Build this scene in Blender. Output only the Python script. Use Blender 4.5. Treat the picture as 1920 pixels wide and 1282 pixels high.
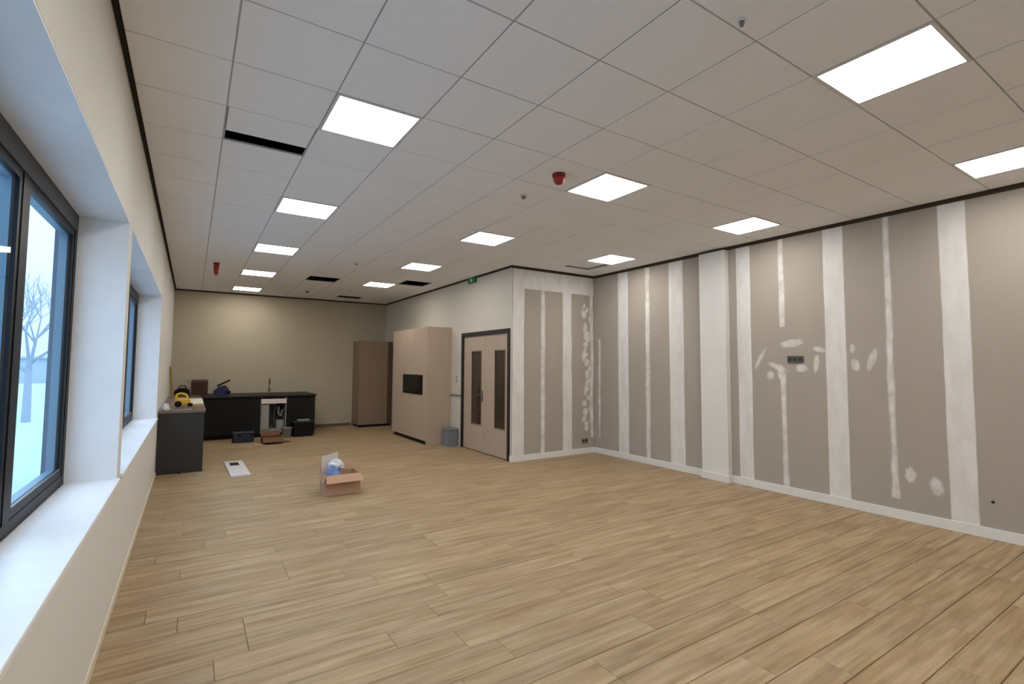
import bpy, math, random
from math import sin, cos, pi, radians
from mathutils import Matrix, Vector
random.seed(7)
for o in list(bpy.data.objects):
    bpy.data.objects.remove(o)
scene = bpy.context.scene
COL = scene.collection

# ------------------------------------------------------------------ camera
HC = 3.46                                    # ceiling height
FPX, YAW, PITCH, ROLL = 924.746, .5753, .0592, .0053
CAM = Vector((.4585, -2.6654, HC - 1.7858))
fw = Vector((sin(YAW)*cos(PITCH), cos(YAW)*cos(PITCH), sin(PITCH)))
rt = Vector((cos(YAW), -sin(YAW), 0))
up = rt.cross(fw)
rt, up = rt*cos(ROLL) + up*sin(ROLL), up*cos(ROLL) - rt*sin(ROLL)
cd = bpy.data.cameras.new('camera')
cam = bpy.data.objects.new('camera', cd)
COL.objects.link(cam)
cd.sensor_width = 36
cd.lens = FPX*36/1920
cd.shift_y = -(641 - 630.94)/1920
cd.clip_start, cd.clip_end = .05, 500
cam.matrix_world = Matrix(((rt.x, up.x, -fw.x, CAM.x), (rt.y, up.y, -fw.y, CAM.y),
                           (rt.z, up.z, -fw.z, CAM.z), (0, 0, 0, 1)))
scene.camera = cam

# ------------------------------------------------------------------ sky, exposure
LIGHT = 20.5                                 # radiance of the ceiling panels
w = bpy.data.worlds.new('overcast_sky')
scene.world = w
w.use_nodes = True
nt = w.node_tree
bg = nt.nodes['Background']
tc = nt.nodes.new('ShaderNodeTexCoord')
sx = nt.nodes.new('ShaderNodeSeparateXYZ')
mr = nt.nodes.new('ShaderNodeMapRange')
mr.inputs['From Min'].default_value, mr.inputs['From Max'].default_value = 0, 1
mr.inputs['To Min'].default_value, mr.inputs['To Max'].default_value = 1.75, 5.2   # overcast: zenith brighter
nt.links.new(tc.outputs['Generated'], sx.inputs[0])
nt.links.new(sx.outputs['Z'], mr.inputs['Value'])
nt.links.new(mr.outputs[0], bg.inputs['Strength'])
bg.inputs['Color'].default_value = (.52, .70, .93, 1)
vs = scene.view_settings
vs.view_transform, vs.look, vs.gamma, vs.exposure = 'Standard', 'None', 1, 0
vs.use_curve_mapping = False

# ------------------------------------------------------------------ materials
def S(r, g, b):
    return tuple(((c/255)/12.92 if c/255 <= .04045 else ((c/255+.055)/1.055)**2.4) for c in (r, g, b)) + (1,)

MATS = {}
def mat(name, col, rough=.6, metal=0, col2=None, scale=8, stretch=(1, 1, 1), bump=0, bscale=60, spec=.5, coords='Object'):
    if name in MATS:
        return MATS[name]
    m = bpy.data.materials.new(name)
    m.use_nodes = True
    t = m.node_tree
    b = t.nodes['Principled BSDF']
    b.inputs['Roughness'].default_value = rough
    b.inputs['Metallic'].default_value = metal
    b.inputs['Specular IOR Level'].default_value = spec
    b.inputs['Base Color'].default_value = col
    if col2 is None:
        col2 = tuple(c*.9 for c in col[:3]) + (1,)
    tc = t.nodes.new('ShaderNodeTexCoord')
    mp = t.nodes.new('ShaderNodeMapping')
    mp.inputs['Scale'].default_value = stretch
    n = t.nodes.new('ShaderNodeTexNoise')
    n.inputs['Scale'].default_value = scale
    n.inputs['Detail'].default_value = 4
    mx = t.nodes.new('ShaderNodeMix')
    mx.data_type = 'RGBA'
    mx.inputs[6].default_value, mx.inputs[7].default_value = col, col2
    t.links.new(tc.outputs[coords], mp.inputs[0])
    t.links.new(mp.outputs[0], n.inputs['Vector'])
    t.links.new(n.outputs['Fac'], mx.inputs[0])
    t.links.new(mx.outputs[2], b.inputs['Base Color'])
    if bump:
        n2 = t.nodes.new('ShaderNodeTexNoise')
        n2.inputs['Scale'].default_value = bscale
        bp = t.nodes.new('ShaderNodeBump')
        bp.inputs['Strength'].default_value = bump
        bp.inputs['Distance'].default_value = .004
        t.links.new(tc.outputs[coords], n2.inputs['Vector'])
        t.links.new(n2.outputs['Fac'], bp.inputs['Height'])
        t.links.new(bp.outputs[0], b.inputs['Normal'])
    MATS[name] = m
    return m

def emit(name, col, strength):
    m = bpy.data.materials.new(name)
    m.use_nodes = True
    b = m.node_tree.nodes['Principled BSDF']
    b.inputs['Base Color'].default_value = (.8, .8, .8, 1)
    b.inputs['Emission Color'].default_value = col
    b.inputs['Emission Strength'].default_value = strength
    return m

def glass(name, tint, gloss=.12):
    m = bpy.data.materials.new(name)
    m.use_nodes = True
    t = m.node_tree
    t.nodes.remove(t.nodes['Principled BSDF'])
    out = t.nodes['Material Output']
    a = t.nodes.new('ShaderNodeBsdfTransparent')
    a.inputs[0].default_value = tint
    g = t.nodes.new('ShaderNodeBsdfGlossy')
    g.inputs['Roughness'].default_value = .03
    fr = t.nodes.new('ShaderNodeMapRange')            # thin pane: mirror share rises only towards grazing angles
    lw = t.nodes.new('ShaderNodeLayerWeight')
    lw.inputs['Blend'].default_value = .5
    pw = t.nodes.new('ShaderNodeMath'); pw.operation = 'POWER'; pw.inputs[1].default_value = 5
    t.links.new(lw.outputs['Facing'], pw.inputs[0])
    fr.inputs['To Min'].default_value, fr.inputs['To Max'].default_value = .03, .25
    t.links.new(pw.outputs[0], fr.inputs['Value'])
    mx = t.nodes.new('ShaderNodeMixShader')
    t.links.new(fr.outputs[0], mx.inputs[0])
    t.links.new(a.outputs[0], mx.inputs[1])
    t.links.new(g.outputs[0], mx.inputs[2])
    t.links.new(mx.outputs[0], out.inputs[0])
    return m

def wood_floor():
    m = bpy.data.materials.new('oak_plank')
    m.use_nodes = True
    t = m.node_tree
    N, L = t.nodes.new, t.links.new
    b = t.nodes['Principled BSDF']
    geo = N('ShaderNodeNewGeometry')
    oi = N('ShaderNodeObjectInfo')
    add = N('ShaderNodeMath'); add.operation = 'ADD'
    L(geo.outputs['Random Per Island'], add.inputs[0]); L(oi.outputs['Random'], add.inputs[1])
    fr = N('ShaderNodeMath'); fr.operation = 'FRACT'
    L(add.outputs[0], fr.inputs[0])
    rnd = fr.outputs[0]
    w4 = N('ShaderNodeMath'); w4.operation = 'MULTIPLY'; w4.inputs[1].default_value = 37
    L(rnd, w4.inputs[0])
    mp = N('ShaderNodeMapping'); mp.inputs['Scale'].default_value = (.85, 17, 1)
    L(geo.outputs['Position'], mp.inputs[0])
    n1 = N('ShaderNodeTexNoise'); n1.noise_dimensions = '4D'
    n1.inputs['Scale'].default_value = 1.6; n1.inputs['Detail'].default_value = 6; n1.inputs['Roughness'].default_value = .62
    L(mp.outputs[0], n1.inputs['Vector']); L(w4.outputs[0], n1.inputs['W'])
    mp2 = N('ShaderNodeMapping'); mp2.inputs['Scale'].default_value = (1.6, 7, 1)
    L(geo.outputs['Position'], mp2.inputs[0])
    n2 = N('ShaderNodeTexNoise'); n2.noise_dimensions = '4D'
    n2.inputs['Scale'].default_value = 1.5; n2.inputs['Detail'].default_value = 3
    L(mp2.outputs[0], n2.inputs['Vector']); L(w4.outputs[0], n2.inputs['W'])
    r1 = N('ShaderNodeValToRGB')
    r1.color_ramp.elements[0].position, r1.color_ramp.elements[0].color = .32, S(106, 85, 60)
    r1.color_ramp.elements[1].position, r1.color_ramp.elements[1].color = .66, S(182, 160, 128)
    L(n1.outputs['Fac'], r1.inputs[0])
    r2 = N('ShaderNodeValToRGB')
    r2.color_ramp.elements[0].position, r2.color_ramp.elements[0].color = .32, S(136, 111, 78)
    r2.color_ramp.elements[1].position, r2.color_ramp.elements[1].color = .70, S(174, 158, 136)
    L(n2.outputs['Fac'], r2.inputs[0])
    mx = N('ShaderNodeMix'); mx.data_type = 'RGBA'; mx.inputs[0].default_value = .42
    L(r1.outputs[0], mx.inputs[6]); L(r2.outputs[0], mx.inputs[7])
    hs = N('ShaderNodeHueSaturation')
    hs.inputs['Saturation'].default_value = 1.06
    vr = N('ShaderNodeMapRange'); vr.inputs['To Min'].default_value = .93; vr.inputs['To Max'].default_value = 1.06
    L(rnd, vr.inputs['Value']); L(vr.outputs[0], hs.inputs['Value']); L(mx.outputs[2], hs.inputs['Color'])
    L(hs.outputs[0], b.inputs['Base Color'])
    b.inputs['Roughness'].default_value = .5
    b.inputs['Specular IOR Level'].default_value = .35
    bp = N('ShaderNodeBump'); bp.inputs['Strength'].default_value = .25; bp.inputs['Distance'].default_value = .002
    L(n1.outputs['Fac'], bp.inputs['Height']); L(bp.outputs[0], b.inputs['Normal'])
    return m

M_floor = wood_floor()
M_sub = mat('dark_subfloor', S(46, 36, 26), .9)
M_wall = mat('cream_wall_paint', S(215, 214, 211), .7, col2=S(211, 210, 206), scale=2, bump=.05)
M_wall2 = mat('white_wall_paint', S(204, 199, 189), .7, col2=S(198, 192, 181), scale=2, bump=.05)
M_wall3 = mat('beige_wall_paint', S(181, 171, 151), .7, col2=S(175, 165, 145), scale=2, bump=.05)
M_white = mat('white_gloss_paint', S(226, 226, 224), .4)
M_sill = mat('white_sill_board', S(230, 232, 235), .35)
M_daylit = mat('daylit_reveal_white', S(234, 234, 235), .5)  # whiter than the wall paint: daylight on the reveals put into the colour
M_board = mat('grey_gypsum_board', S(170, 162, 153), .85, col2=S(161, 153, 144), scale=3, stretch=(1, 1, .4))
M_tile = mat('mineral_ceiling_tile', S(238, 238, 239), .9, col2=S(233, 233, 234), scale=14, bump=.12, bscale=160, coords='Object')
M_tbar = mat('grey_grid_steel', S(165, 163, 161), .6)
M_gap = mat('dark_shadow_gap', S(30, 24, 18), .9)
M_gap2 = mat('brown_shadow_gap', S(74, 62, 48), .9)
M_plenum = mat('dark_plenum', S(16, 15, 14), .95)
M_emit = emit('panel_diffuser', (1.0, .945, .865, 1), LIGHT)
M_rim = mat('white_light_rim', S(215, 214, 212), .5)
M_frame = mat('anthracite_window_frame', S(11, 15, 22), .45, col2=S(8, 12, 18), spec=.25)
M_outer = mat('skylit_outer_frame', S(88, 128, 152), .4)  # skylight on the outer half of the frames painted into its colour
M_frame2 = mat('grey_window_head', S(62, 62, 66), .5)
M_glass = glass('window_glass', (.93, .97, .99, 1))
M_black = mat('black_door_frame', S(24, 22, 20), .5)
M_oak = mat('pale_oak_veneer', S(186, 168, 150), .55, col2=S(168, 149, 130), scale=2.5, stretch=(9, 9, .6))
M_oak2 = mat('pale_oak_door', S(180, 164, 148), .5, col2=S(166, 149, 133), scale=2.5, stretch=(9, 9, .6))
M_oakd = mat('brown_veneer', S(142, 120, 102), .55, col2=S(128, 106, 89), scale=2.5, stretch=(9, 9, .6))
M_dglass = mat('dark_door_glass', S(66, 56, 46), .12, col2=S(54, 46, 40), scale=3)
M_steel = mat('brushed_steel', S(150, 148, 145), .35, .9)
M_faucet = mat('dull_steel', S(104, 98, 90), .5, .6)
M_anth = mat('anthracite_cabinet_front', S(40, 40, 41), .5, col2=S(35, 35, 36))
M_anth2 = mat('black_brown_front', S(17, 17, 14), .6, col2=S(14, 14, 12), spec=.25)
M_top = mat('dark_worktop', S(24, 20, 16), .5, spec=.3)
M_bk = mat('black_plastic', S(11, 11, 12), .55, spec=.2)
M_oven = mat('black_oven_glass', S(6, 7, 7), .25, spec=.2)
M_card = mat('cardboard', S(184, 148, 122), .85, col2=S(172, 136, 110), scale=6)
M_cardk = mat('dark_brown_cardboard', S(70, 42, 32), .85)
M_scrap = mat('mid_brown_cardboard', S(112, 78, 50), .85, col2=S(92, 62, 40), scale=6)  # own brown of the low floor box, darker than plain cardboard
M_cardd = mat('brown_cardboard', S(122, 86, 54), .85, col2=S(104, 72, 46), scale=6)
M_red = mat('red_plastic', S(160, 34, 24), .5)
M_green = mat('green_sign', S(30, 110, 72), .5)
M_grey = mat('grey_plastic', S(120, 124, 128), .5)
M_lgrey = mat('light_grey_melamine', S(150, 148, 144), .6)
M_yel = mat('yellow_plastic', S(214, 176, 62), .45)
M_blue = mat('dark_blue_fabric', S(38, 42, 88), .7)
M_navy = mat('navy_plastic', S(18, 26, 48), .5)
M_batt = mat('yellow_pine', S(150, 130, 74), .7)
M_bagw = mat('white_film', S(216, 220, 226), .35, col2=S(190, 200, 216), scale=9)
M_bagb = mat('blue_film', S(92, 116, 186), .35, col2=S(150, 168, 212), scale=16)
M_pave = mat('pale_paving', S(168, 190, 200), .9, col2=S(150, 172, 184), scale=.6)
M_bark = mat('hazy_bark', S(150, 165, 178), .9)  # haze of distance mixed into the bark colour
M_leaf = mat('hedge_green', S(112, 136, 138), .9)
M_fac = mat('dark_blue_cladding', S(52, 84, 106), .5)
M_brick = mat('hazy_render', S(168, 186, 196), .9)  # paled to paint in the haze before the far building

def plaster(name, thin):
    """filler that thins out to the bare board at its rim ('feather' attribute) and, when thin, in worn places"""
    m = bpy.data.materials.new(name)
    m.use_nodes = True
    t = m.node_tree
    N, L = t.nodes.new, t.links.new
    b = t.nodes['Principled BSDF']
    g = N('ShaderNodeNewGeometry')
    n = N('ShaderNodeTexNoise'); n.inputs['Scale'].default_value = 5; n.inputs['Detail'].default_value = 5
    mp = N('ShaderNodeMapping'); mp.inputs['Scale'].default_value = (2, 2, .6)
    L(g.outputs['Position'], mp.inputs[0]); L(mp.outputs[0], n.inputs['Vector'])
    r = N('ShaderNodeValToRGB')
    r.color_ramp.elements[0].position, r.color_ramp.elements[0].color = .25, S(208, 205, 202)
    r.color_ramp.elements[1].position, r.color_ramp.elements[1].color = .6, S(222, 221, 220)
    L(n.outputs['Fac'], r.inputs[0])
    at = N('ShaderNodeAttribute'); at.attribute_name = 'feather'
    n2 = N('ShaderNodeTexNoise'); n2.inputs['Scale'].default_value = 9; n2.inputs['Detail'].default_value = 3
    L(g.outputs['Position'], n2.inputs['Vector'])
    mr = N('ShaderNodeMapRange')
    mr.inputs['From Min'].default_value, mr.inputs['From Max'].default_value = .3, .62
    mr.inputs['To Min'].default_value, mr.inputs['To Max'].default_value = 1-thin, 1
    L(n2.outputs['Fac'], mr.inputs['Value'])
    mu = N('ShaderNodeMath'); mu.operation = 'MULTIPLY'
    L(at.outputs['Fac'], mu.inputs[0]); L(mr.outputs[0], mu.inputs[1])
    mx = N('ShaderNodeMix'); mx.data_type = 'RGBA'
    mx.inputs[6].default_value = S(166, 158, 149)
    L(mu.outputs[0], mx.inputs[0]); L(r.outputs[0], mx.inputs[7])
    L(mx.outputs[2], b.inputs['Base Color'])
    b.inputs['Roughness'].default_value = .85
    return m
M_plaster = plaster('joint_plaster', .06)
M_thin = plaster('thin_joint_plaster', .5)
def feather(o, vals):
    a = o.data.attributes.new('feather', 'FLOAT', 'POINT')
    a.data.foreach_set('value', vals)
    return o

# ------------------------------------------------------------------ mesh helpers
class MB:
    def __init__(s):
        s.v, s.f, s.sm = [], [], []
    def add(s, v, f, smooth=False):
        o = len(s.v)
        s.v += [tuple(p) for p in v]
        s.f += [tuple(i+o for i in q) for q in f]
        s.sm += [smooth]*len(f)
        return s
    def box(s, x0, x1, y0, y1, z0, z1, bev=0, rot=0, tilt=None):
        x0, x1 = min(x0, x1), max(x0, x1); y0, y1 = min(y0, y1), max(y0, y1); z0, z1 = min(z0, z1), max(z0, z1)
        b = min(bev, (x1-x0)*.45, (y1-y0)*.45, (z1-z0)*.45)
        if b <= 0:
            v = [(x, y, z) for z in (z0, z1) for x, y in ((x0, y0), (x1, y0), (x1, y1), (x0, y1))]
            f = [(0, 3, 2, 1), (4, 5, 6, 7), (0, 1, 5, 4), (1, 2, 6, 5), (2, 3, 7, 6), (3, 0, 4, 7)]
        else:
            def ring(i, z):
                return [(x0+i+b, y0+i, z), (x1-i-b, y0+i, z), (x1-i, y0+i+b, z), (x1-i, y1-i-b, z),
                        (x1-i-b, y1-i, z), (x0+i+b, y1-i, z), (x0+i, y1-i-b, z), (x0+i, y0+i+b, z)]
            v = ring(b*.5, z0) + ring(0, z0+b) + ring(0, z1-b) + ring(b*.5, z1)
            f = [tuple(range(7, -1, -1)), tuple(range(24, 32))]
            for r in range(3):
                for k in range(8):
                    f.append((r*8+k, r*8+(k+1) % 8, r*8+8+(k+1) % 8, r*8+8+k))
        return s.add(v, f)
    def cyl(s, p, q, r, r2=None, n=12, cap=True):
        p, q = Vector(p), Vector(q)
        r2 = r if r2 is None else r2
        d = (q-p).normalized()
        a = d.orthogonal().normalized()
        b = d.cross(a)
        v = [p + (a*cos(2*pi*k/n) + b*sin(2*pi*k/n))*r for k in range(n)] + [q + (a*cos(2*pi*k/n) + b*sin(2*pi*k/n))*r2 for k in range(n)]
        f = [(k, (k+1) % n, n+(k+1) % n, n+k) for k in range(n)]
        s.add(v, f, True)
        if cap:
            s.add(v, [tuple(range(n-1, -1, -1)), tuple(range(n, 2*n))])
        return s
    def tube(s, pts, r, n=10):
        for a, b in zip(pts[:-1], pts[1:]):
            s.cyl(a, b, r, n=n)
        return s
    def lathe(s, c, prof, n=20):
        v, f = [], []
        for r, z in prof:
            v += [(c[0]+r*cos(2*pi*k/n), c[1]+r*sin(2*pi*k/n), c[2]+z) for k in range(n)]
        m = len(prof)
        for i in range(m-1):
            for k in range(n):
                f.append((i*n+k, i*n+(k+1) % n, (i+1)*n+(k+1) % n, (i+1)*n+k))
        f.append(tuple(range(n-1, -1, -1))); f.append(tuple(range((m-1)*n, m*n)))
        return s.add(v, f, True)
    def prism(s, poly, ax, a, b):
        """poly of 2D points extruded along axis ax from a to b (other axes in cyclic order)"""
        n = len(poly)
        def P(q, t):
            return {0: (t, q[0], q[1]), 1: (q[0], t, q[1]), 2: (q[0], q[1], t)}[ax]
        v = [P(q, a) for q in poly] + [P(q, b) for q in poly]
        f = [tuple(range(n-1, -1, -1)), tuple(range(n, 2*n))] + [(k, (k+1) % n, n+(k+1) % n, n+k) for k in range(n)]
        return s.add(v, f)
    def slab(s, quad, th):
        """four corner points, thickened along the normal"""
        q = [Vector(p) for p in quad]
        nrm = (q[1]-q[0]).cross(q[3]-q[0]).normalized()*th
        return s.add(q + [p+nrm for p in q], [(3, 2, 1, 0), (4, 5, 6, 7), (0, 1, 5, 4), (1, 2, 6, 5), (2, 3, 7, 6), (3, 0, 4, 7)])
    def mesh(s, name):
        me = bpy.data.meshes.new(name)
        me.from_pydata(s.v, [], s.f)
        me.polygons.foreach_set('use_smooth', s.sm)
        import bmesh
        bm = bmesh.new(); bm.from_mesh(me)
        bmesh.ops.recalc_face_normals(bm, faces=bm.faces)
        bm.to_mesh(me); bm.free()
        return me
    def obj(s, name, m, parent=None, loc=None):
        """links the collected shapes as one mesh object; loc = where its origin lies (vertices are world coordinates)"""
        if loc is None:
            loc = org(parent) if parent is not None else (0, 0, 0)
        me = s.mesh(name)
        me.transform(Matrix.Translation(-Vector(loc)))
        me.materials.append(m)
        return link(name, me, parent, loc)

ORG = {}
def org(o):
    return ORG.get(o.name, (0, 0, 0))
def link(name, me, parent=None, loc=(0, 0, 0)):
    o = bpy.data.objects.new(name, me)
    COL.objects.link(o)
    ORG[o.name] = tuple(loc)
    if parent is not None:
        o.parent = parent
        o.location = Vector(loc) - Vector(org(parent))
    else:
        o.location = loc
    return o
def tag(o, label, cat, group=None):
    o['label'], o['category'] = label, cat
    if group:
        o['group'] = group
    return o
def thing(name, label, cat, loc, group=None):
    return tag(link(name, None, None, loc), label, cat, group)
def struct(o, label=None):
    o['kind'] = 'structure'
    if label:
        o['label'] = label
    return o
def B(*a, **k):
    return MB().box(*a, **k)

XL, XR, YB, XM, YJ, YF = .058, 7.133, 11.45, 5.2, 4.64, -4.6
TOPZ = 3.95

# ------------------------------------------------------------------ floor
floor = struct(B(XL-.1, XR+.1, YF-.1, YB+.1, -.1, -.0115).obj('floor', M_sub), 'pale oak plank floor running across the room')
PW = .2255
def plank_mb(L, w, ox=0, oy=0, mb=None):
    mb = mb or MB()
    g, c, h = .0020, .0034, .0115
    x0, x1, y0, y1 = ox+.0008, ox+L-.0008, oy+g, oy+w-g
    v = [(x0, y0, -h), (x1, y0, -h), (x1, y1, -h), (x0, y1, -h), (x0, y0, -c), (x1, y0, -c), (x1, y1, -c), (x0, y1, -c),
         (x0+.001, y0+c, 0), (x1-.001, y0+c, 0), (x1-.001, y1-c, 0), (x0+.001, y1-c, 0)]
    f = [(8, 9, 10, 11)]
    for a in (0, 4):
        f += [(a+k, a+(k+1) % 4, a+4+(k+1) % 4, a+4+k) for k in range(4)]
    return mb.add(v, f)
PC = {}
far = MB()
y = -1.12 - 15*PW
PL = 1.285
row = 0
rr = random.Random(3)
while y < YB:
    xe = XR if y < YJ else XM
    wd = min(PW, YB - y)
    x = XL - rr.choice((.0, .18, .36, .54, .72, .9, 1.08))
    while x < xe - .02:
        a, b = max(x, XL), min(x+PL, xe)
        if b - a > .03:
            if -2.2 < y < 5.2:
                k = round(b-a, 3)
                if k not in PC:
                    me = plank_mb(k, PW).mesh('plank')
                    me.materials.append(M_floor)
                    PC[k] = me
                link('plank', PC[k], floor, (a, y, 0))
            else:
                plank_mb(b-a, wd, a, y, far)
        x += PL
    y += PW
fo = far.obj('plank_field', M_floor, floor)
fo['kind'] = 'stuff'

# ------------------------------------------------------------------ walls
wl = MB()
W1, W2 = (-2.9, 1.70), (1.86, 6.22)
ZS, ZH = .89, 2.68
wl.box(-.30, XL, YF, YB+.1, -.1, ZS-.03)
wl.box(-.30, XL, YF, YB+.1, ZH, TOPZ)
for a, b in ((YF, W1[0]), (W1[1], W2[0]), (W2[1], YB+.1)):
    wl.box(-.30, XL, a, b, ZS-.03, ZH)
wall_left = struct(wl.obj('wall_left', M_wall), 'cream wall with deep window recesses')
wall_back = struct(B(-.1, XM+.2, YB, YB+.12, -.1, TOPZ).obj('wall_back', M_wall3), 'plain cream wall at the far end behind the kitchen')
DY0, DY1, DZ = 4.70, 6.56, 2.345
wm = MB()
wm.box(XM, XM+.12, DY1, YB, -.1, TOPZ)
wm.box(XM, XM+.12, YJ+.0122, DY0, -.1, TOPZ)
wm.box(XM, XM+.12, DY0, DY1, DZ, TOPZ)
wall_mid = struct(wm.obj('wall_middle', M_wall2), 'white painted wall with the double door')
wall_jog = struct(B(XM+.12, XR+.2, YJ+.012, YJ+.12, -.1, TOPZ).obj('wall_return', M_board), 'short return wall of taped plasterboard beside the double door')
wall_right = struct(B(XR+.012, XR+.15, YF, YJ+.012, -.1, TOPZ).obj('wall_right', M_board), 'long unpainted plasterboard wall with white taped joints')
wall_front = struct(B(-.4, XR+.1, YF-.12, YF, -.1, TOPZ).obj('wall_front', M_wall2))

def board(wall, ax, a0, a1, z0, z1):
    g = .0015
    if ax == 0:
        return B(XR, XR+.0118, a0+g, a1-g, z0, z1).obj('gypsum_board', M_board, wall)
    return B(a0+g, a1-g, YJ, YJ+.0118, z0, z1).obj('gypsum_board', M_board, wall)
def strip(wall, ax, a0, a1, z0, z1, wob, seed, name='joint_strip', th=.0022, n=None):
    """vertical band of joint filler with an uneven edge"""
    r = random.Random(seed)
    n = n or max(6, int((z1-z0)/.16))
    la, ra = [], []
    pl = pr_ = 0
    for k in range(n+1):
        z = z0+(z1-z0)*k/n
        pl = pl*.6+r.uniform(-wob, wob)*.6
        pr_ = pr_*.6+r.uniform(-wob, wob)*.6
        la.append((a0+pl, z)); ra.append((a1+pr_, z))
    v, f = [], []
    e = .008 if a1-a0 > .15 else .022
    for (p, z), (q, _) in zip(la, ra):
        for a, t in ((p, 0), (p+e, th), (q-e, th), (q, 0)):
            v.append((XR-t, a, z) if ax == 0 else (a, YJ-t, z))
    for k in range(n):
        for j in range(3):
            f.append((k*4+j, k*4+j+1, k*4+5+j, k*4+4+j))
    f += [(0, 1, 2, 3), tuple(n*4+j for j in (3, 2, 1, 0))]
    o = MB().add(v, f).obj(name, M_plaster if a1-a0 > .15 else M_thin, wall)
    lo = .25 if a1-a0 > .15 else 0
    return feather(o, [lo, 1, 1, lo]*(n+1))
def blob(wall, ax, a, z, ra, rz, seed, ang=0, th=.0025):
    r = random.Random(seed)
    n = 16
    v, f = [], []
    rad = [r.uniform(.85, 1.12) for _ in range(n)]
    for sc, t in ((1.15, 0), (.8, th*.8), (.5, th)):
        for k in range(n):
            p, q = ra*rad[k]*sc*cos(2*pi*k/n), rz*rad[k]*sc*sin(2*pi*k/n)
            aa, zz = a+p*cos(ang)-q*sin(ang), z+p*sin(ang)+q*cos(ang)
            v.append((XR-t, aa, zz) if ax == 0 else (aa, YJ-t, zz))
    f = [(k+m_*n, (k+1) % n+m_*n, n+(k+1) % n+m_*n, n+k+m_*n) for k in range(n) for m_ in (0, 1)] + [tuple(range(2*n, 3*n))]
    return feather(MB().add(v, f).obj('plaster_patch', M_thin, wall), [0]*n+[.75]*n+[.9]*n)

ZT = HC-.042
edges = [4.64, 3.855, 2.655, 1.475, .27, -.885, -2.085, -3.285, YF]
for a, b in zip(edges[1:], edges[:-1]):
    board(wall_right, 0, a, b, .0, ZT)
for i, (a0, a1, z0, z1, wob) in enumerate([
        (3.72, 3.98, 0, ZT, .005), (2.51, 2.80, 0, ZT, .005), (1.36, 1.58, 0, ZT, .005), (.15, .39, 0, ZT, .005),
        (-1.0, -.77, 0, ZT, .005), (-2.2, -1.96, 0, ZT, .012), (3.215, 3.325, .1, ZT, .012),
        (.875, .965, 0, 1.60, .010), (.875, .965, 2.22, ZT, .010), (-.345, -.255, .22, 2.45, .018), (-.335, -.26, 2.35, ZT, .008),
        (-1.53, -1.45, .2, ZT, .015), (4.45, 4.52, .3, 2.2, .015)]):
    strip(wall_right, 0, a0, a1, z0, z1, wob, 50+i, th=.0022+.0002*(i % 3))
for i, (a, z, ra, rz, ang) in enumerate([
        (-.44, .50, .055, .085, 0), (-.66, .42, .06, .095, .2), (1.24, 1.79, .03, .16, -.5), (1.10, 1.56, .05, .06, 0), (1.0, 1.68, .15, .035, -.4),
        (.80, 1.99, .15, .05, .1), (.68, 1.66, .08, .05, 0), (.50, 1.72, .035, .12, -.1), (.46, 1.90, .08, .035, -.3),
        (.085, 1.90, .03, .06, 0), (.06, 1.71, .05, .08, 0), (-.115, 1.77, .04, .13, -.3), (.95, 1.60, .05, .12, 0)]):
    blob(wall_right, 0, a, z, ra, rz, 200+i, -ang)
# return wall: board framed by filler
for a, b in ((XM, 5.90), (5.90, 6.45), (6.45, XR)):
    board(wall_jog, 1, a, b, .0, ZT)
for i, (a0, a1, z0, z1, wob) in enumerate([
        (XM+.002, 5.46, 0, ZT, .006), (5.82, 5.93, 0, 3.1, .008), (6.34, 6.56, 0, 3.1, .010), (7.02, 7.125, .3, 3.1, .02)]):
    strip(wall_jog, 1, a0, a1, z0, z1, wob, 90+i)
strip(wall_jog, 1, XM+.003, XR-.003, 3.07, ZT, .0, 99, th=.003)
for i in range(26):
    blob(wall_jog, 1, 6.93+random.uniform(-.07, .12), .5+2.45*i/26+random.uniform(-.03, .03), random.uniform(.03, .075), random.uniform(.05, .10), 300+i, random.uniform(-.7, .7), th=.003)
# boxed-in column on the long wall
co = MB().box(XR-.095, XR+.01, 1.70, 2.14, 0, ZT, bev=.004).obj('column', M_white, wall_right)
co['label'] = 'white boxed-in column'
strip(wall_right, 0, 2.15, 2.19, 0, ZT, .006, 123)

# ------------------------------------------------------------------ baseboards
def bb(name, mb, m=M_white, label=None):
    return struct(mb.obj(name, m), label)
b1 = MB()
for y0, y1 in ((YF, 1.685), (2.155, YJ-.003)):
    b1.box(XR-.018, XR-.003, y0, y1, 0, .105, bev=.003)
b1.box(XR-.112, XR-.095, 1.683, 2.157, 0, .105, bev=.003)
b1.box(XR-.095, XR-.003, 1.683, 1.699, 0, .105, bev=.003)
b1.box(XR-.095, XR-.003, 2.141, 2.157, 0, .105, bev=.003)
bb('baseboard_right', b1, label='white skirting along the plasterboard wall')
bb('baseboard_return', MB().box(XM-.015, XR-.02, YJ-.02, YJ-.0045, 0, .105, bev=.003), label='white skirting on the return wall')
bb('baseboard_left', MB().box(XL, XL+.012, YF, 6.5, 0, .06, bev=.003), mat('cream_skirting', S(214, 206, 186), .5), 'low cream skirting under the windows')
bb('baseboard_back', MB().box(3.12, 4.25, YB-.012, YB, 0, .07, bev=.003), mat('brown_skirting', S(96, 80, 58), .6), 'dark skirting on the far wall')
bb('baseboard_middle', MB().box(XM-.015, XM-.0005, YJ-.003, DY0-.002, 0, .105, bev=.003), label='short white skirting at the corner by the double door')

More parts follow.
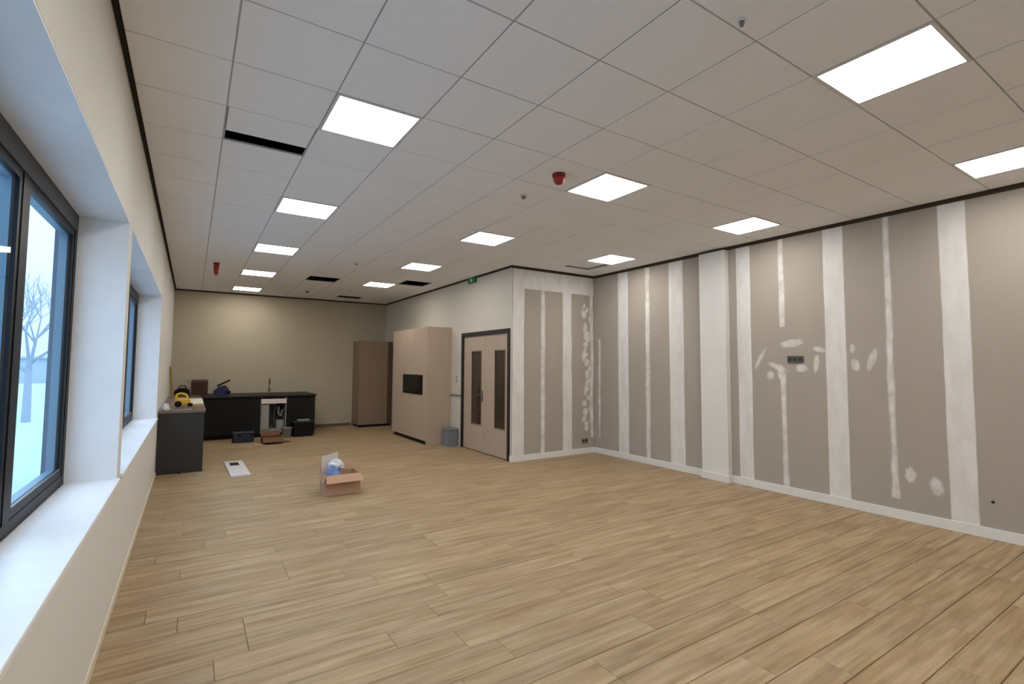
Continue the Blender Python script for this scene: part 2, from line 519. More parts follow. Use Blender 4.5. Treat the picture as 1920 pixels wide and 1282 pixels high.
# ------------------------------------------------------------------ ceiling
ceiling = struct(B(-.4, XR+.15, YF-.1, YB+.1, TOPZ, TOPZ+.1).obj('ceiling', M_plenum), 'suspended ceiling of square white tiles in a thin grid')
T, G = .6, .0038
lights_at = [(x, yy) for x in (1.5, 3.9, 6.3) for yy in (-3.9, -1.5, .9, 3.3, 5.7, 8.1, 10.5)
             if not (x > 5 and yy > 4.6) and (x, yy) != (3.9, 10.5)]
lightcells = {(round((x-.3)/T), round((yy-.3)/T)) for x, yy in lights_at}
TC = {}
fart = MB()
def tile_mb(w, d):
    c, h = .0035, .02
    v = [(0, 0, h), (w, 0, h), (w, d, h), (0, d, h), (0, 0, c), (w, 0, c), (w, d, c), (0, d, c), (c, c, 0), (w-c, c, 0), (w-c, d-c, 0), (c, d-c, 0)]
    f = [(11, 10, 9, 8), (0, 1, 2, 3)]
    for a in (0, 4):
        f += [(a+k, a+(k+1) % 4, a+4+(k+1) % 4, a+4+k) for k in range(4)]
    return MB().add(v, f)
def tile(x0, x1, y0, y1, dz=0):
    w_, d_ = round(x1-x0, 3), round(y1-y0, 3)
    if (w_, d_) not in TC:
        me = tile_mb(w_, d_).mesh('ceiling_tile')
        me.materials.append(M_tile)
        TC[(w_, d_)] = me
    if y1 < -2.35:
        m = tile_mb(w_, d_)
        fart.add([(p[0]+x0, p[1]+y0, p[2]+HC+dz) for p in m.v], m.f)
        return
    link('ceiling_tile', TC[(w_, d_)], ceiling, (x0, y0, HC+dz))
GAPW = .034
for i in range(0, 12):
    for j in range(-8, 19):
        if (i, j) in lightcells:
            continue
        x0, x1 = max(i*T+G, XL+GAPW), min(i*T+T-G, XR-GAPW)
        y0, y1 = max(j*T+G, YF+.03), min(j*T+T-G, YB-GAPW)
        if (i, j) in ((4, 13), (7, 12)):
            continue
        if (i, j) == (6, 17):
            tile(x0, x1, y0, 10.36); continue
        if (i, j) == (1, 2):
            tile(x0, x1-.006, y0, 1.615, .004); continue
        if (i, j) == (8, 7):
            tile(x0, x1, y0, YJ-GAPW)
            tile(x0, XM-GAPW, YJ-GAPW+.002, y1); continue
        if j > 7 or (j == 7 and i > 8):
            if j == 7:
                y1 = YJ-GAPW
            elif x0 > XM-GAPW:
                continue
            else:
                x1 = min(x1, XM-GAPW)
        if x1-x0 < .05 or y1-y0 < .05:
            continue
        if (i, j) == (10, 6):
            tile(x0, x1, y0, y1, .03); continue
        tile(x0, x1, y0, y1, random.choice((0, 0, .0008, .0016)))
ft = fart.obj('tile_field', M_tile, ceiling)
ft['kind'] = 'stuff'
for i in range(1, 12):
    y1 = YB if i*T < XM else YJ
    B(i*T-.012, i*T+.012, YF+.01, y1-GAPW-.006, HC+.004, HC+.009).obj('grid_runner', M_tbar, ceiling)
for j in range(-7, 19):
    x1 = XR if j*T < YJ else XM
    B(XL+GAPW+.006, x1-GAPW-.006, j*T-.011, j*T+.011, HC+.0045, HC+.0085).obj('grid_runner', M_tbar, ceiling)
# cables and a duct seen through the gap left by the shifted tile
B(.68, .80, 1.60, 1.78, HC+.16, HC+.24, bev=.01).obj('junction_box', M_lgrey, ceiling)
# dark shadow gap between ceiling and walls
def gap(n, x0, x1, y0, y1):
    struct(B(x0, x1, y0, y1, HC+.012, HC+.03).obj('trim_%d' % n, M_gap), 'dark shadow gap along the ceiling edge')
gap(1, XL+.001, XL+GAPW+.004, YF, YB)
gap(2, XR-GAPW-.004, XR-.001, YF, YJ-.04)
gap(3, XM-.034, XR-.04, YJ-GAPW-.004, YJ-.004)
gap(4, XM-GAPW-.004, XM-.001, YJ+.002, YB-.001)
gap(5, XL+.04, XM-.04, YB-GAPW-.004, YB-.001)

def band(n, mb):  # dark strips carry the shade of the gap below the ceiling
    struct(mb.obj('trim_%d' % n, M_gap2), 'dark band painted as the shadow line at the top of the wall')
Z0, Z1 = HC-.04, HC+.012
b = B(XR+.004, XR+.0118, YF+.01, YJ-.002, Z0, Z1)
band(6, b)
band(7, B(XM-.002, XR-.001, YJ+.004, YJ+.0118, Z0, Z1))
band(8, B(XM-.003, XM-.0003, YJ+.013, YB-.006, HC-.03, Z1))
band(9, B(XL+.002, XM-.004, YB-.003, YB-.0003, HC-.03, Z1))

# ------------------------------------------------------------------ ceiling lights
rownm = {1.5: 'row beside the windows', 3.9: 'middle row', 6.3: 'row beside the plasterboard wall'}
ordn = ['first', 'second', 'third', 'fourth', 'fifth', 'sixth', 'seventh']
rim_m = MB()
for a in (((-.297, .297), (-.297, -.277)), ((-.297, .297), (.277, .297)), ((-.297, -.277), (-.277, .277)), ((.277, .297), (-.277, .277))):
    rim_m.box(*a[0], *a[1], -.004, .03)
rim_me = rim_m.mesh('rim'); rim_me.materials.append(M_rim)
hou_me = MB().box(-.29, .29, -.29, .29, .0305, .07).mesh('housing'); hou_me.materials.append(M_rim)
dif_me = MB().box(-.277, .277, -.277, .277, .0, .03).mesh('diffuser'); dif_me.materials.append(M_emit)
for x in (1.5, 3.9, 6.3):
    ys = sorted([yy for xx, yy in lights_at if xx == x], reverse=True)
    for k, yy in enumerate(ys):
        t = thing('ceiling_light', 'glowing square ceiling panel, %s from the back of the %s' % (ordn[k], rownm[x]), 'light', (x, yy, HC), 'recessed square light panels')
        link('rim', rim_me, t, (x, yy, HC)); link('housing', hou_me, t, (x, yy, HC)); link('diffuser', dif_me, t, (x, yy, HC))

# ------------------------------------------------------------------ windows
def window(n, y0, y1, mull, label):
    root = struct(link('window_%d' % n, None, None, (-.26, y0, ZS)), label)
    FX0, FX1 = -.298, -.22
    FM = -.2505                                  # inner (room side) and outer half of the profiles
    for name, m, xa, xb in (('frame', M_frame, FM, FX1), ('outer_frame', M_outer, FX0, FM-.0005)):
        fr = MB()
        fr.box(xa, xb, y0, y0+.07, ZS, ZH); fr.box(xa, xb, y1-.07, y1, ZS, ZH)
        fr.box(xa, xb, y0+.07, y1-.07, ZS, ZS+.06)
        for k in mull:
            fr.box(xa, xb, k-.045, k+.045, ZS+.06, ZH-.12)
        fr.obj(name, m, root)
    B(FX0, FX1+.004, y0+.001, y1-.001, ZH-.12, ZH).obj('head', M_frame2, root)
    ed = [y0+.07]
    for k in mull:
        ed += [k-.045, k+.045]
    ed.append(y1-.07)
    for a, b in zip(ed[::2], ed[1::2]):
        z0, z1 = ZS+.06, ZH-.12
        q = .045
        so = None
        for name, m, xa, xb in (('sash', M_frame, FM+.001, FX1-.004), ('outer_sash', M_outer, FX0+.006, FM)):
            s = MB()
            s.box(xa, xb, a, a+q, z0, z1); s.box(xa, xb, b-q, b, z0, z1)
            s.box(xa, xb, a+q, b-q, z0, z0+q); s.box(xa, xb, a+q, b-q, z1-q, z1)
            o = s.obj(name, m, so or root)
            so = so or o
        B(-.238, -.232, a+q-.004, b-q+.004, z0+q-.004, z1-q+.004).obj('pane', M_glass, so)
        B(-.2315, FX1-.005, a+q, b-q, z0+q, z0+q+.008).obj('glazing_bead', M_steel, so)
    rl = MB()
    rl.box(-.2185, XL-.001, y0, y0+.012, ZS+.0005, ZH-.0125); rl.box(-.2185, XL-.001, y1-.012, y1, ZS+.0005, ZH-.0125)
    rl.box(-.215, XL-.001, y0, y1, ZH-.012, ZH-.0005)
    rl.obj('daylit_reveal_skin', M_daylit, root)  # skin added over the reveals to carry the painted daylight
    B(-.215, XL+.022, y0+.001, y1-.001, ZS-.03, ZS, bev=.006).obj('window_sill', M_sill, root)
    rv = MB()
    rv.box(-.325, -.3005, y1-.05, y1+.02, ZS-.05, ZH+.02); rv.box(-.325, -.3005, y0-.02, y0+.05, ZS-.05, ZH+.02)
    rv.obj('outer_reveal', M_fac, root)
    B(-.42, -.3005, y0+.051, y1-.051, ZS-.04, ZS-.01).obj('outer_sill', M_steel, root)
    return root
window(1, W1[0], W1[1], [-1.9, -.72, .48], 'near dark framed window with white sill, beside the camera')
window(2, W2[0], W2[1], [2.95, 4.04, 5.13], 'far dark framed window with white sill, before the kitchen')

# ------------------------------------------------------------------ double door
door = struct(link('door_1', None, None, (XM, (DY0+DY1)/2, 0)), 'pale wooden double door with tall narrow panes in a black frame')
df = MB()
df.box(XM-.02, XM+.1, DY0, DY0+.07, 0, DZ); df.box(XM-.02, XM+.1, DY1-.07, DY1, 0, DZ)
df.box(XM-.02, XM+.1, DY0+.07, DY1-.07, DZ-.075, DZ)
df.obj('frame', M_black, door)
B(XM-.005, XM+.1, DY0+.07, DY1-.07, 0, .012).obj('threshold', M_cardd, door)
ym = (DY0+DY1)/2
for y0, y1, p0, p1, hy in ((DY0+.074, ym-.002, 4.89, 5.24, ym-.07), (ym+.002, DY1-.074, 5.76, 6.14, ym+.07)):
    lf = MB()
    X0, X1, Z0, Z1 = XM+.012, XM+.055, .016, DZ-.08
    PZ0, PZ1 = .53, 1.955
    lf.box(X0, X1, y0, p0, Z0, Z1); lf.box(X0, X1, p1, y1, Z0, Z1)
    lf.box(X0, X1, p0, p1, Z0, PZ0); lf.box(X0, X1, p0, p1, PZ1, Z1)
    lo = lf.obj('leaf', M_oak2, door)
    B(X0+.016, X0+.024, p0, p1, PZ0, PZ1).obj('pane', M_dglass, lo)
    bd = MB()
    e = .018
    bd.box(X0-.006, X0+.012, p0-e, p0, PZ0-e, PZ1+e); bd.box(X0-.006, X0+.012, p1, p1+e, PZ0-e, PZ1+e)
    bd.box(X0-.006, X0+.012, p0, p1, PZ0-e, PZ0); bd.box(X0-.006, X0+.012, p0, p1, PZ1, PZ1+e)
    bd.obj('pane_bead', M_oakd, lo)
    if hy < ym:
        continue
    h = MB().box(X0-.008, X0, hy-.022, hy+.022, .98, 1.2, bev=.003)
    dr = 1 if hy > ym else -1
    h.tube([(X0-.002, hy, 1.11), (X0-.05, hy, 1.11), (X0-.05, hy+dr*.12, 1.11)], .009)
    h.obj('handle', M_steel, lo)

# ------------------------------------------------------------------ tall cabinets
def tallcab():
    X0, Y0, Y1, Z = 4.63, 7.06, 9.14, 2.5
    t = thing('tall_cabinet', 'tall pale oak cabinet wall with a built-in oven, left of the double door', 'cabinet', (4.9, 8.1, 0))
    c = MB()
    c.box(X0+.022, XM-.004, Y0+.02, Y1, .08, Z)
    c.obj('body', M_oak, t)
    B(X0, XM-.003, Y0, Y0+.0195, 0, Z).obj('end_panel', M_oak, t)
    B(X0+.06, XM-.01, Y0+.0205, Y1-.01, 0, .08).obj('plinth', M_anth2, t)
    cols = [Y0+.022, 7.28, 8.45, Y1]
    for a, b in zip(cols[:-1], cols[1:]):
        if a == 7.28:
            for z0, z1 in ((.085, 1.04), (1.47, Z-.002)):
                B(X0, X0+.0205, a+.002, (a+b)/2-.002, z0, z1).obj('cabinet_door', M_oak, t)
                B(X0, X0+.0205, (a+b)/2+.002, b-.002, z0, z1).obj('cabinet_door', M_oak, t)
        else:
            B(X0, X0+.0205, a+.002, b-.002, .085, Z-.002).obj('cabinet_door', M_oak, t)
    o = thing('built_in_oven', 'black glass oven built into the tall oak cabinet', 'oven', (X0, 7.86, 1.05))
    B(X0-.012, X0+.0212, 7.30, 8.43, 1.045, 1.465, bev=.004).obj('front', M_bk, o)
    B(X0-.017, X0-.0125, 7.36, 8.37, 1.08, 1.34).obj('glass', M_oven, o)
    MB().tube([(X0-.02, 7.4, 1.375), (X0-.05, 7.4, 1.375), (X0-.05, 8.33, 1.375), (X0-.02, 8.33, 1.375)], .009).obj('handle', M_anth, o)
    B(X0-.016, X0-.0125, 7.36, 8.37, 1.40, 1.45).obj('control_panel', M_oven, o)
tallcab()
t = thing('cupboard', 'tall brown cupboard standing in the far corner behind the oak cabinet', 'cupboard', (4.7, 11.1, 0))
B(4.27, XM-.03, 10.80, YB-.014, .06, 2.33).obj('body', M_oakd, t)
B(4.30, XM-.04, 10.84, YB-.03, 0, .06).obj('plinth', M_anth2, t)
B(4.27, 5.05, 10.778, 10.7995, .065, 2.33).obj('cupboard_door', M_oakd, t)
B(5.054, XM-.03, 10.778, 10.7995, .065, 2.33).obj('gap_shadow_strip', mat('gap_shadow_brown', S(84, 62, 44), .6), t)  # shadow of the gap to the oak cabinet, painted as a dark strip

# ------------------------------------------------------------------ kitchen: left run and back run
WZ = .96
KF = 10.12
def unit(name, label, x0, x1, y0, y1, face, m, doors=1):
    t = thing(name, label, 'cabinet', ((x0+x1)/2, (y0+y1)/2, 0), 'kitchen base cabinets')
    if face == 'y':
        B(x0, x1, y0+.02, y1, .08, WZ-.042).obj('body', M_anth2, t)
        B(x0+.003, x1-.003, y0+.05, y1-.01, 0, .08).obj('plinth', M_bk, t)
        dw = (x1-x0)/doors
        for k in range(doors):
            d = B(x0+k*dw+.002, x0+(k+1)*dw-.002, y0, y0+.0195, .085, WZ-.075, bev=.002).obj('cabinet_door', m, t)
            B(x0+k*dw+.01, x0+(k+1)*dw-.01, y0-.004, y0+.001, WZ-.078, WZ-.066).obj('grip_strip', M_bk, d)
    else:
        B(x0, x1-.02, y0, y1, .08, WZ-.042).obj('body', M_anth2, t)
        B(x0, x1-.05, y0+.003, y1-.003, 0, .08).obj('plinth', M_bk, t)
        d = B(x1-.0195, x1, y0+.002, y1-.002, .085, WZ-.075, bev=.002).obj('cabinet_door', m, t)
    return t
yy = [6.60, 7.48, 8.36, 9.24, KF]
nm = ['nearest the camera', 'second from its free end', 'third from its free end', 'next to the kitchen corner']
for k in range(4):
    u = unit('base_cabinet', 'dark base cabinet of the run along the window wall, %s' % nm[k], XL+.002, .655, yy[k]+.001, yy[k+1]-.001, 'x', M_anth)
    if k == 0:
        e = B(XL+.003, .66, 6.56, 6.599, .0, WZ-.042).obj('end_panel', M_anth, u)
        e['label'] = 'plain anthracite end panel'
        for fx in (.28, .33):
            pass
        MB().lathe((.36, 6.575-.03, 0), [(.022, 0), (.022, .008), (.012, .012), (.012, .03)]).obj('foot', M_bk, u)
tag(B(XL+.001, .675, 6.55, KF-.002, WZ-.04, WZ, bev=.003).obj('worktop', mat('grey_brown_worktop', S(112, 102, 92), .5)), 'grey-brown worktop on the cabinets along the window wall', 'worktop')
D = YB-.004
unit('base_cabinet', 'wide black base cabinet in the back run, next to the corner', .725, 1.262, KF, D, 'y', M_anth2)
unit('base_cabinet', 'black base cabinet with narrow doors, left of the open sink cabinet', 1.264, 1.838, KF, D, 'y', M_anth2, 3)
unit('base_cabinet', 'black base cabinet at the right end of the back run', 2.392, 3.03, KF, D, 'y', M_anth2)
# open sink cabinet
t = thing('sink_cabinet', 'open sink cabinet without doors, white rail and pipes showing', 'cabinet', (2.15, 10.9, 0), 'kitchen base cabinets')
c = MB()
c.box(1.842, 1.86, KF+.02, D, .08, WZ-.042); c.box(2.37, 2.388, KF+.02, D, .08, WZ-.042)
c.box(1.86, 2.37, KF+.02, D, .08, .17); c.box(1.86, 2.37, D-.3, D-.29, .17, WZ-.042)
c.obj('body', M_lgrey, t)
B(1.845, 2.385, KF+.05, D-.02, 0, .08).obj('plinth', M_bk, t)
B(1.844, 2.386, KF, KF+.0185, .765, .875, bev=.002).obj('top_rail', mat('white_melamine', S(222, 218, 208), .5), t)
B(1.861, 2.015, KF+.001, KF+.019, .172, .74, bev=.002).obj('side_panel', M_lgrey, t)
MB().tube([(2.25, KF+.25, .735), (2.25, KF+.25, .50), (2.30, KF+.25, .45), (2.32, KF+.25, .50), (2.32, KF+.25, .58), (2.365, KF+.25, .58)], .025).obj('drain_trap', M_lgrey, t)
MB().cyl((2.25, KF+.25, .68), (2.25, KF+.25, .75), .045).obj('drain_cup', M_bk, t)
MB().tube([(2.16, KF+.3, .172), (2.16, KF+.3, .55), (2.19, KF+.3, .72)], .012).obj('hose', M_steel, t)
B(2.19, 2.36, KF+.10, KF+.4, .172, .36, bev=.01).obj('boiler', M_lgrey, t)
tag(B(.677, 3.05, KF-.03, YB-.003, WZ-.04, WZ, bev=.003).obj('worktop', M_top), 'black worktop of the back run under the far wall', 'worktop')
f = thing('kitchen_faucet', 'slim steel kitchen faucet on the black worktop', 'faucet', (2.07, 10.7, WZ))
MB().lathe((2.07, 10.7, WZ), [(.03, 0), (.03, .02), (.024, .03), (.024, .14), (.016, .15)]).obj('base', M_faucet, f)
MB().tube([(2.07, 10.7, WZ+.14)] + [(2.07, 10.7-.08+.08*cos(a), WZ+.30+.08*sin(a)) for a in [k*pi/8 for k in range(9)]] + [(2.07, 10.54, WZ+.24)], .012).obj('spout', M_faucet, f)
MB().tube([(2.09, 10.7, WZ+.10), (2.15, 10.69, WZ+.13)], .007).obj('lever', M_faucet, f)

# ------------------------------------------------------------------ things on the worktops
# yellow and black power tool
t = thing('power_tool', 'yellow and black power tool on the worktop by the window', 'tool', (.36, 7.15, WZ))
b = MB().box(.25, .43, 7.05, 7.22, WZ+.035, WZ+.16, bev=.03)
b.box(.41, .47, 7.08, 7.19, WZ+.07, WZ+.14, bev=.02)
b.obj('body', M_yel, t)
MB().cyl((.30, 7.03, WZ+.065), (.30, 7.06, WZ+.065), .05, n=20).obj('disc', M_bk, t)
MB().tube([(.27, 7.13, WZ+.15), (.27, 7.13, WZ+.21), (.33, 7.13, WZ+.235), (.41, 7.13, WZ+.21), (.43, 7.13, WZ+.13)], .018).obj('handle', M_yel, t)
B(.25, .45, 7.02, 7.25, WZ, WZ+.012, bev=.004).obj('sole_plate', M_steel, t)
B(.43, .50, 7.10, 7.18, WZ+.02, WZ+.07, bev=.01).obj('battery', M_bk, t)
tag(B(.42, .665, 7.75, 9.2, WZ, WZ+.025, bev=.002).obj('white_board', mat('white_board', S(226, 220, 204), .6)), 'narrow white board lying along the worktop behind the power tool', 'board')
tag(MB().prism([(.50, 6.62), (.66, 6.60), (.655, 7.2), (.46, 7.3)], 2, WZ, WZ+.006).obj('cardboard_sheet', M_cardd), 'small brown cardboard sheet at the worktop end', 'cardboard')

def crumple(name, m, cx, cy, z, rx, ry, h, seed, parent=None, taper=.75):
    r = random.Random(seed)
    n, mrows = 16, 7
    v, f = [], []
    for i in range(mrows):
        u = i/(mrows-1)
        for k in range(n):
            a = 2*pi*k/n
            rad = (1-u**2*taper)*r.uniform(.78, 1.1)
            v.append((cx+rx*rad*cos(a), cy+ry*rad*sin(a), z+(h*u*r.uniform(.8, 1.1) if i else 0)))
    for i in range(mrows-1):
        for k in range(n):
            f.append((i*n+k, i*n+(k+1) % n, (i+1)*n+(k+1) % n, (i+1)*n+k))
    f.append(tuple(range(n-1, -1, -1))); f.append(tuple(range((mrows-1)*n, mrows*n)))
    return MB().add(v, f).obj(name, m, parent)
tag(crumple('plastic_wrap', M_bagw, .135, 6.98, WZ, .065, .32, .085, 5), 'crumpled white plastic wrap on the worktop against the window wall', 'wrap')
t = thing('carton', 'open brown carton on the worktop in the kitchen corner', 'box', (.62, 11.05, WZ))
c = MB()
x0, x1, y0, y1, h = .47, .80, 10.9, 11.2, .30
c.box(x0, x1, y0, y0+.008, WZ, WZ+h); c.box(x0, x1, y1-.008, y1, WZ, WZ+h)
c.box(x0, x0+.008, y0+.008, y1-.008, WZ, WZ+h); c.box(x1-.008, x1, y0+.008, y1-.008, WZ, WZ+h)
c.box(x0+.008, x1-.008, y0+.008, y1-.008, WZ, WZ+.01)
c.obj('body', M_cardk, t)
MB().slab([(x0, y0, WZ+h), (x1, y0, WZ+h), (x1, y0+.1, WZ+h+.05), (x0, y0+.1, WZ+h+.05)], .006).obj('flap', M_cardk, t)
MB().slab([(x0, y1, WZ+h), (x0, y0, WZ+h), (x0-.09, y0, WZ+h+.03), (x0-.09, y1, WZ+h+.03)], .006).obj('flap', M_cardk, t)
t = thing('tool_bag', 'black tool bag beside the brown carton', 'bag', (.33, 10.9, WZ))
b = MB().prism([(.16, WZ), (.455, WZ), (.44, WZ+.13), (.36, WZ+.17), (.22, WZ+.16), (.15, WZ+.10)], 1, 10.75, 11.05)
b.obj('body', M_bk, t)
MB().tube([(.24, 10.9, WZ+.15), (.26, 10.9, WZ+.22), (.36, 10.9, WZ+.22), (.38, 10.9, WZ+.15)], .01).obj('handle', M_bk, t)
t = thing('tool_case', 'dark blue tool case with raised black handle on the black worktop', 'case', (1.06, 10.7, WZ))
b = MB().prism([(.90, WZ), (1.22, WZ), (1.22, WZ+.12), (1.15, WZ+.22), (1.02, WZ+.20), (.91, WZ+.10)], 1, 10.58, 10.82)
b.obj('body', M_blue, t)
MB().slab([(.98, 10.60, WZ+.20), (1.24, 10.60, WZ+.33), (1.24, 10.80, WZ+.33), (.98, 10.80, WZ+.20)], .03).obj('lid', M_bk, t)
B(1.14, 1.25, 10.56, 10.60, WZ+.04, WZ+.10, bev=.01).obj('latch', M_bk, t)
tag(MB().slab([(XL+.05, 10.0, WZ), (XL+.10, 10.0, WZ), (XL+.055, 10.02, WZ+.66), (XL+.005, 10.02, WZ+.66)], .03).obj('wooden_batten', M_batt), 'yellow wooden batten leaning upright against the window wall', 'batten')

# ------------------------------------------------------------------ things on the floor
def carton_open(name, label, x0, x1, y0, y1, h, m, flaps, group=None):
    t = thing(name, label, 'box', ((x0+x1)/2, (y0+y1)/2, 0), group)
    th = .006
    c = MB()
    c.box(x0, x1, y0, y0+th, 0, h); c.box(x0, x1, y1-th, y1, 0, h)
    c.box(x0, x0+th, y0+th, y1-th, 0, h); c.box(x1-th, x1, y0+th, y1-th, 0, h)
    c.box(x0+th, x1-th, y0+th, y1-th, 0, .01)
    c.obj('body', m, t)
    for side, l, a in flaps:
        dx, dz = l*cos(a), l*sin(a)
        if side == 'f':
            q = [(x0, y0, h), (x1, y0, h), (x1+.01, y0-dx, h+dz), (x0-.01, y0-dx, h+dz)]
        elif side == 'b':
            q = [(x1, y1, h), (x0, y1, h), (x0, y1+dx, h+dz), (x1, y1+dx, h+dz)]
        elif side == 'r':
            q = [(x1, y0, h), (x1, y1, h), (x1+dx, y1, h+dz), (x1+dx, y0, h+dz)]
        else:
            q = [(x0, y1, h), (x0, y0, h), (x0-dx, y0, h+dz), (x0-dx, y1, h+dz)]
        MB().slab(q, .005).obj('flap', m, t)
    return t
bx = carton_open('cardboard_box', 'open cardboard box with folded-out flaps in the middle of the floor', 1.95, 2.39, 3.98, 4.32, .255, M_card,
                 [('f', .13, radians(-38)), ('b', .12, radians(68)), ('r', .10, radians(-70)), ('l', .10, radians(-78))])
t = thing('plastic_bag', 'crumpled white and blue plastic bag in the open cardboard box', 'bag', (2.06, 4.12, .012))
crumple('bag_body', M_bagb, 2.085, 4.12, .02, .115, .11, .32, 21, t, .25)
crumple('bag_top', M_bagw, 2.11, 4.15, .325, .11, .09, .10, 23, t, .5)
tag(MB().slab([(1.965, 4.29, .03), (2.19, 4.29, .03), (2.17, 4.30, .50), (1.96, 4.30, .45)], .004).obj('paper_sheet', mat('off_white_paper', S(206, 196, 184), .8)), 'stiff off-white sheet standing upright in the cardboard box', 'paper')
# white panel on the floor
t = thing('shelf_board', 'long white panel with a dark cut-out lying on the floor', 'panel', (1.12, 6.5, 0))
MB().prism([(.985, 7.13), (1.01, 5.83), (1.275, 5.85), (1.25, 7.15)], 2, 0, .018).obj('board', mat('white_lacquer_panel', S(216, 213, 216), .4), t)
MB().prism([(1.05, 6.98), (1.055, 6.70), (1.185, 6.70), (1.18, 6.98)], 2, .018, .0195).obj('cut_out', M_gap, t)
# by the kitchen
t = thing('toolbox', 'dark navy toolbox on the floor before the black cabinets', 'toolbox', (1.48, 9.6, 0))
B(1.25, 1.66, 9.45, 9.72, 0, .17, bev=.02).obj('body', M_navy, t)
B(1.24, 1.67, 9.44, 9.73, .17, .225, bev=.02).obj('lid', M_navy, t)
MB().tube([(1.38, 9.585, .22), (1.38, 9.585, .275), (1.58, 9.585, .275), (1.58, 9.585, .22)], .012).obj('handle', M_bk, t)
for lx in (1.35, 1.58):
    B(lx, lx+.05, 9.432, 9.442, .13, .19).obj('latch', M_bk, t)
carton_open('cardboard_box', 'low brown cardboard box with flaps open on the floor before the sink cabinet', 1.78, 2.16, 8.98, 9.36, .13, M_scrap,
            [('f', .16, radians(-30)), ('b', .15, radians(35)), ('r', .14, radians(-8)), ('l', .10, radians(-80))])
tag(MB().slab([(1.60, 8.85, .002), (1.80, 8.80, .002), (1.83, 8.92, .002), (1.62, 8.95, .03)], .006).obj('cardboard_scrap', M_card), 'small torn cardboard scrap beside the low brown box', 'cardboard')
t = thing('crate', 'black plastic crate at the right end of the kitchen cabinets', 'crate', (2.72, 9.91, 0))
c = MB()
x0, x1, y0, y1, h = 2.52, 2.93, 9.78, 10.04, .36
c.box(x0, x1, y0, y0+.015, 0, h); c.box(x0, x1, y1-.015, y1, 0, h)
c.box(x0, x0+.015, y0+.015, y1-.015, 0, h); c.box(x1-.015, x1, y0+.015, y1-.015, 0, h); c.box(x0+.015, x1-.015, y0+.015, y1-.015, 0, .02)
c.obj('body', M_bk, t)
r = MB()
r.box(x0-.015, x1+.015, y0-.015, y0, h-.03, h); r.box(x0-.015, x1+.015, y1, y1+.015, h-.03, h)
r.box(x0-.015, x0, y0, y1, h-.03, h); r.box(x1, x1+.015, y0, y1, h-.03, h)
r.obj('rim', M_anth, t)
tag(B(2.60, 2.86, 9.80, 10.02, .022, .385, bev=.01).obj('grey_carton', M_grey), 'flat grey carton standing in the black crate', 'box')
t = thing('bucket', 'grey bucket on the floor left of the black crate', 'bucket', (2.37, 9.88, 0))
MB().lathe((2.37, 9.88, 0), [(.09, 0), (.10, .02), (.115, .20), (.122, .205), (.122, .22), (.108, .22), (.09, .03)]).obj('body', M_grey, t)
MB().tube([(2.37-.118*cos(a), 9.88-.03, .20-.10*sin(a)) for a in [k*pi/8 for k in range(9)]], .004).obj('handle', M_steel, t)
t = thing('waste_bin', 'grey waste bin between the oak cabinet and the double door', 'bin', (5.06, 6.80, 0))
MB().prism([(4.96, 6.66), (5.17, 6.66), (5.17, 6.98), (4.96, 6.98)], 2, 0, .33).obj('body', mat('blue_grey_plastic', S(120, 126, 134), .5), t)
B(4.95, 5.18, 6.65, 6.99, .33, .365, bev=.008).obj('lid', M_grey, t)

# ------------------------------------------------------------------ wall and ceiling fittings
def sounder(x, yy, label, k=1, r=1):
    t = thing('alarm_sounder', label, 'alarm', (x, yy, HC), 'red alarm sounders')
    MB().lathe((x, yy, HC), [(.062*r, 0), (.062*r, -.02), (.055*r, -.03)]).obj('base', mat('dark_red_plastic', S(120, 24, 18), .5), t)
    MB().lathe((x, yy, HC), [(.055*r, -.03), (.056*r, -.045*k), (.045*r, -.075*k), (.03*r, -.092*k), (.012*r, -.096*k)]).obj('horn', M_red, t)
sounder(3.27, .88, 'red alarm sounder on the ceiling between the light panels of the middle')
sounder(.765, 7.4, 'red alarm sounder hanging from the ceiling near the window wall', 2.3, .8)
def detector(x, yy, r, label, m):
    t = thing('ceiling_sensor', label, 'sensor', (x, yy, HC), 'small ceiling sensors')
    MB().lathe((x, yy, HC), [(r, 0), (r, -.008), (r*.9, -.014)]).obj('base', M_rim, t)
    MB().lathe((x, yy, HC), [(r*.7, -.014), (r*.66, -.03), (r*.4, -.04), (.004, -.041)]).obj('head', m, t)
detector(3.315, 1.53, .035, 'small grey ceiling sensor near the red alarm sounder', M_grey)
detector(2.767, -1.26, .018, 'tiny ceiling sensor near the top edge of the view', M_grey)
detector(2.75, 10.0, .05, 'small dark ceiling sensor before the far wall', M_anth)
detector(2.82, 6.0, .035, 'small pale ceiling sensor between the two rows of lights', M_lgrey)
t = thing('exit_sign', 'small green emergency exit sign above the double door', 'sign', (XM, 6.1, 3.34))
B(XM-.05, XM-.0035, 5.95, 6.25, 3.345, 3.45, bev=.004).obj('housing', M_green, t)
B(XM-.053, XM-.0505, 6.06, 6.12, 3.365, 3.43).obj('doorway_symbol', M_white, t)
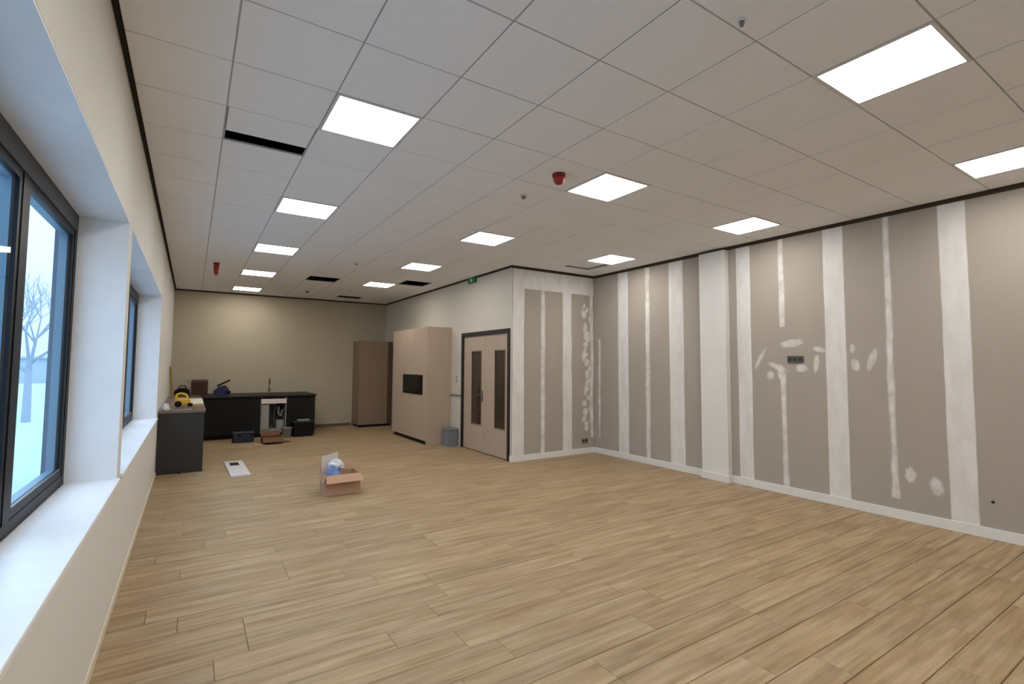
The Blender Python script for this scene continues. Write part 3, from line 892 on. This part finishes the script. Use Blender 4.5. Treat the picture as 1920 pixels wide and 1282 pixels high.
def plate(name, label, ax, a0, a1, z0, z1, n, base, inner, wallx):
    t = thing(name, label, 'socket', (wallx, (a0+a1)/2, z0) if ax == 0 else ((a0+a1)/2, wallx, z0))
    d = (a1-a0)/n
    if ax == 0:
        B(wallx-.012, wallx-.0005, a0, a1, z0, z1, bev=.002).obj('plate', base, t)
        for k in range(n):
            MB().cyl((wallx-.0125, a0+(k+.5)*d, (z0+z1)/2), (wallx-.016, a0+(k+.5)*d, (z0+z1)/2), min(d, z1-z0)*.36, n=14).obj('socket_face', inner, t)
    else:
        B(a0, a1, wallx-.016, wallx-.0045, z0, z1, bev=.002).obj('plate', base, t)
        for k in range(n):
            MB().cyl((a0+(k+.5)*d, wallx-.0165, (z0+z1)/2), (a0+(k+.5)*d, wallx-.02, (z0+z1)/2), min(d, z1-z0)*.36, n=14).obj('socket_face', inner, t)
plate('wall_socket', 'dark triple socket box at eye level in the plasterboard wall', 0, .655, .86, 1.735, 1.825, 3, mat('dark_grey_box', S(84, 80, 76), .6), M_anth, XR)
plate('wall_socket', 'small dark socket low on the return wall in the corner', 1, 6.80, 6.95, .20, .29, 2, M_grey, M_anth, YJ)
t = thing('light_switch', 'small white light switch beside the double door', 'switch', (XM, 6.80, 1.35))
B(XM-.012, XM-.0005, 6.77, 6.85, 1.32, 1.46, bev=.002).obj('plate', M_lgrey, t)
B(XM-.016, XM-.0125, 6.785, 6.835, 1.34, 1.44, bev=.001).obj('rocker', M_rim, t)
t = thing('wall_rail', 'short grey cable duct on the wall between oak cabinet and double door', 'duct', (XM, 6.82, 1.05))
B(XM-.03, XM-.0005, 6.60, 7.05, 1.035, 1.065, bev=.002).obj('duct', M_grey, t)
tag(MB().cyl((XR-.0005, -1.10, .36), (XR-.004, -1.10, .36), .014).obj('screw_plug', M_anth), 'small dark plug low in the plasterboard wall by the right edge', 'plug')

# ------------------------------------------------------------------ outside
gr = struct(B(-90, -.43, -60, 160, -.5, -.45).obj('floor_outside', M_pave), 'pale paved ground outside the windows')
def tree(x, yy, h, seed, label):
    t = thing('bare_tree', label, 'tree', (x, yy, -.45), 'bare trees outside')
    r = random.Random(seed)
    m = MB().cyl((x, yy, -.45), (x, yy, h*.35), .14, .09, n=8)
    m.obj('trunk', M_bark, t)
    br = MB()
    def grow(p, d, l, rad, lev):
        q = p + d*l
        br.cyl(p, q, rad, rad*.6, n=5, cap=False)
        if lev:
            for _ in range(3):
                e = (d + Vector((r.uniform(-.7, .7), r.uniform(-.7, .7), r.uniform(-.1, .5)))).normalized()
                grow(q, e, l*r.uniform(.6, .85), rad*.55, lev-1)
    for _ in range(5):
        grow(Vector((x, yy, h*r.uniform(.22, .35))), Vector((r.uniform(-.7, .7), r.uniform(-.7, .7), r.uniform(.5, 1))).normalized(), h*.22, .06, 4)
    br.obj('branches', M_bark, t)
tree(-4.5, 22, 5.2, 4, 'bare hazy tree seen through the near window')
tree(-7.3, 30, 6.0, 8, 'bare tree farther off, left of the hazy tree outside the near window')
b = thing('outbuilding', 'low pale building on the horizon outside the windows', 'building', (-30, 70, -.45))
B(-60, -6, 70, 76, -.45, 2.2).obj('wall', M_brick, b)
B(-60.3, -5.7, 69.7, 76.3, 2.2, 2.4).obj('roof', M_pave, b)  # ground colour reused, so the pale roof carries painted haze too
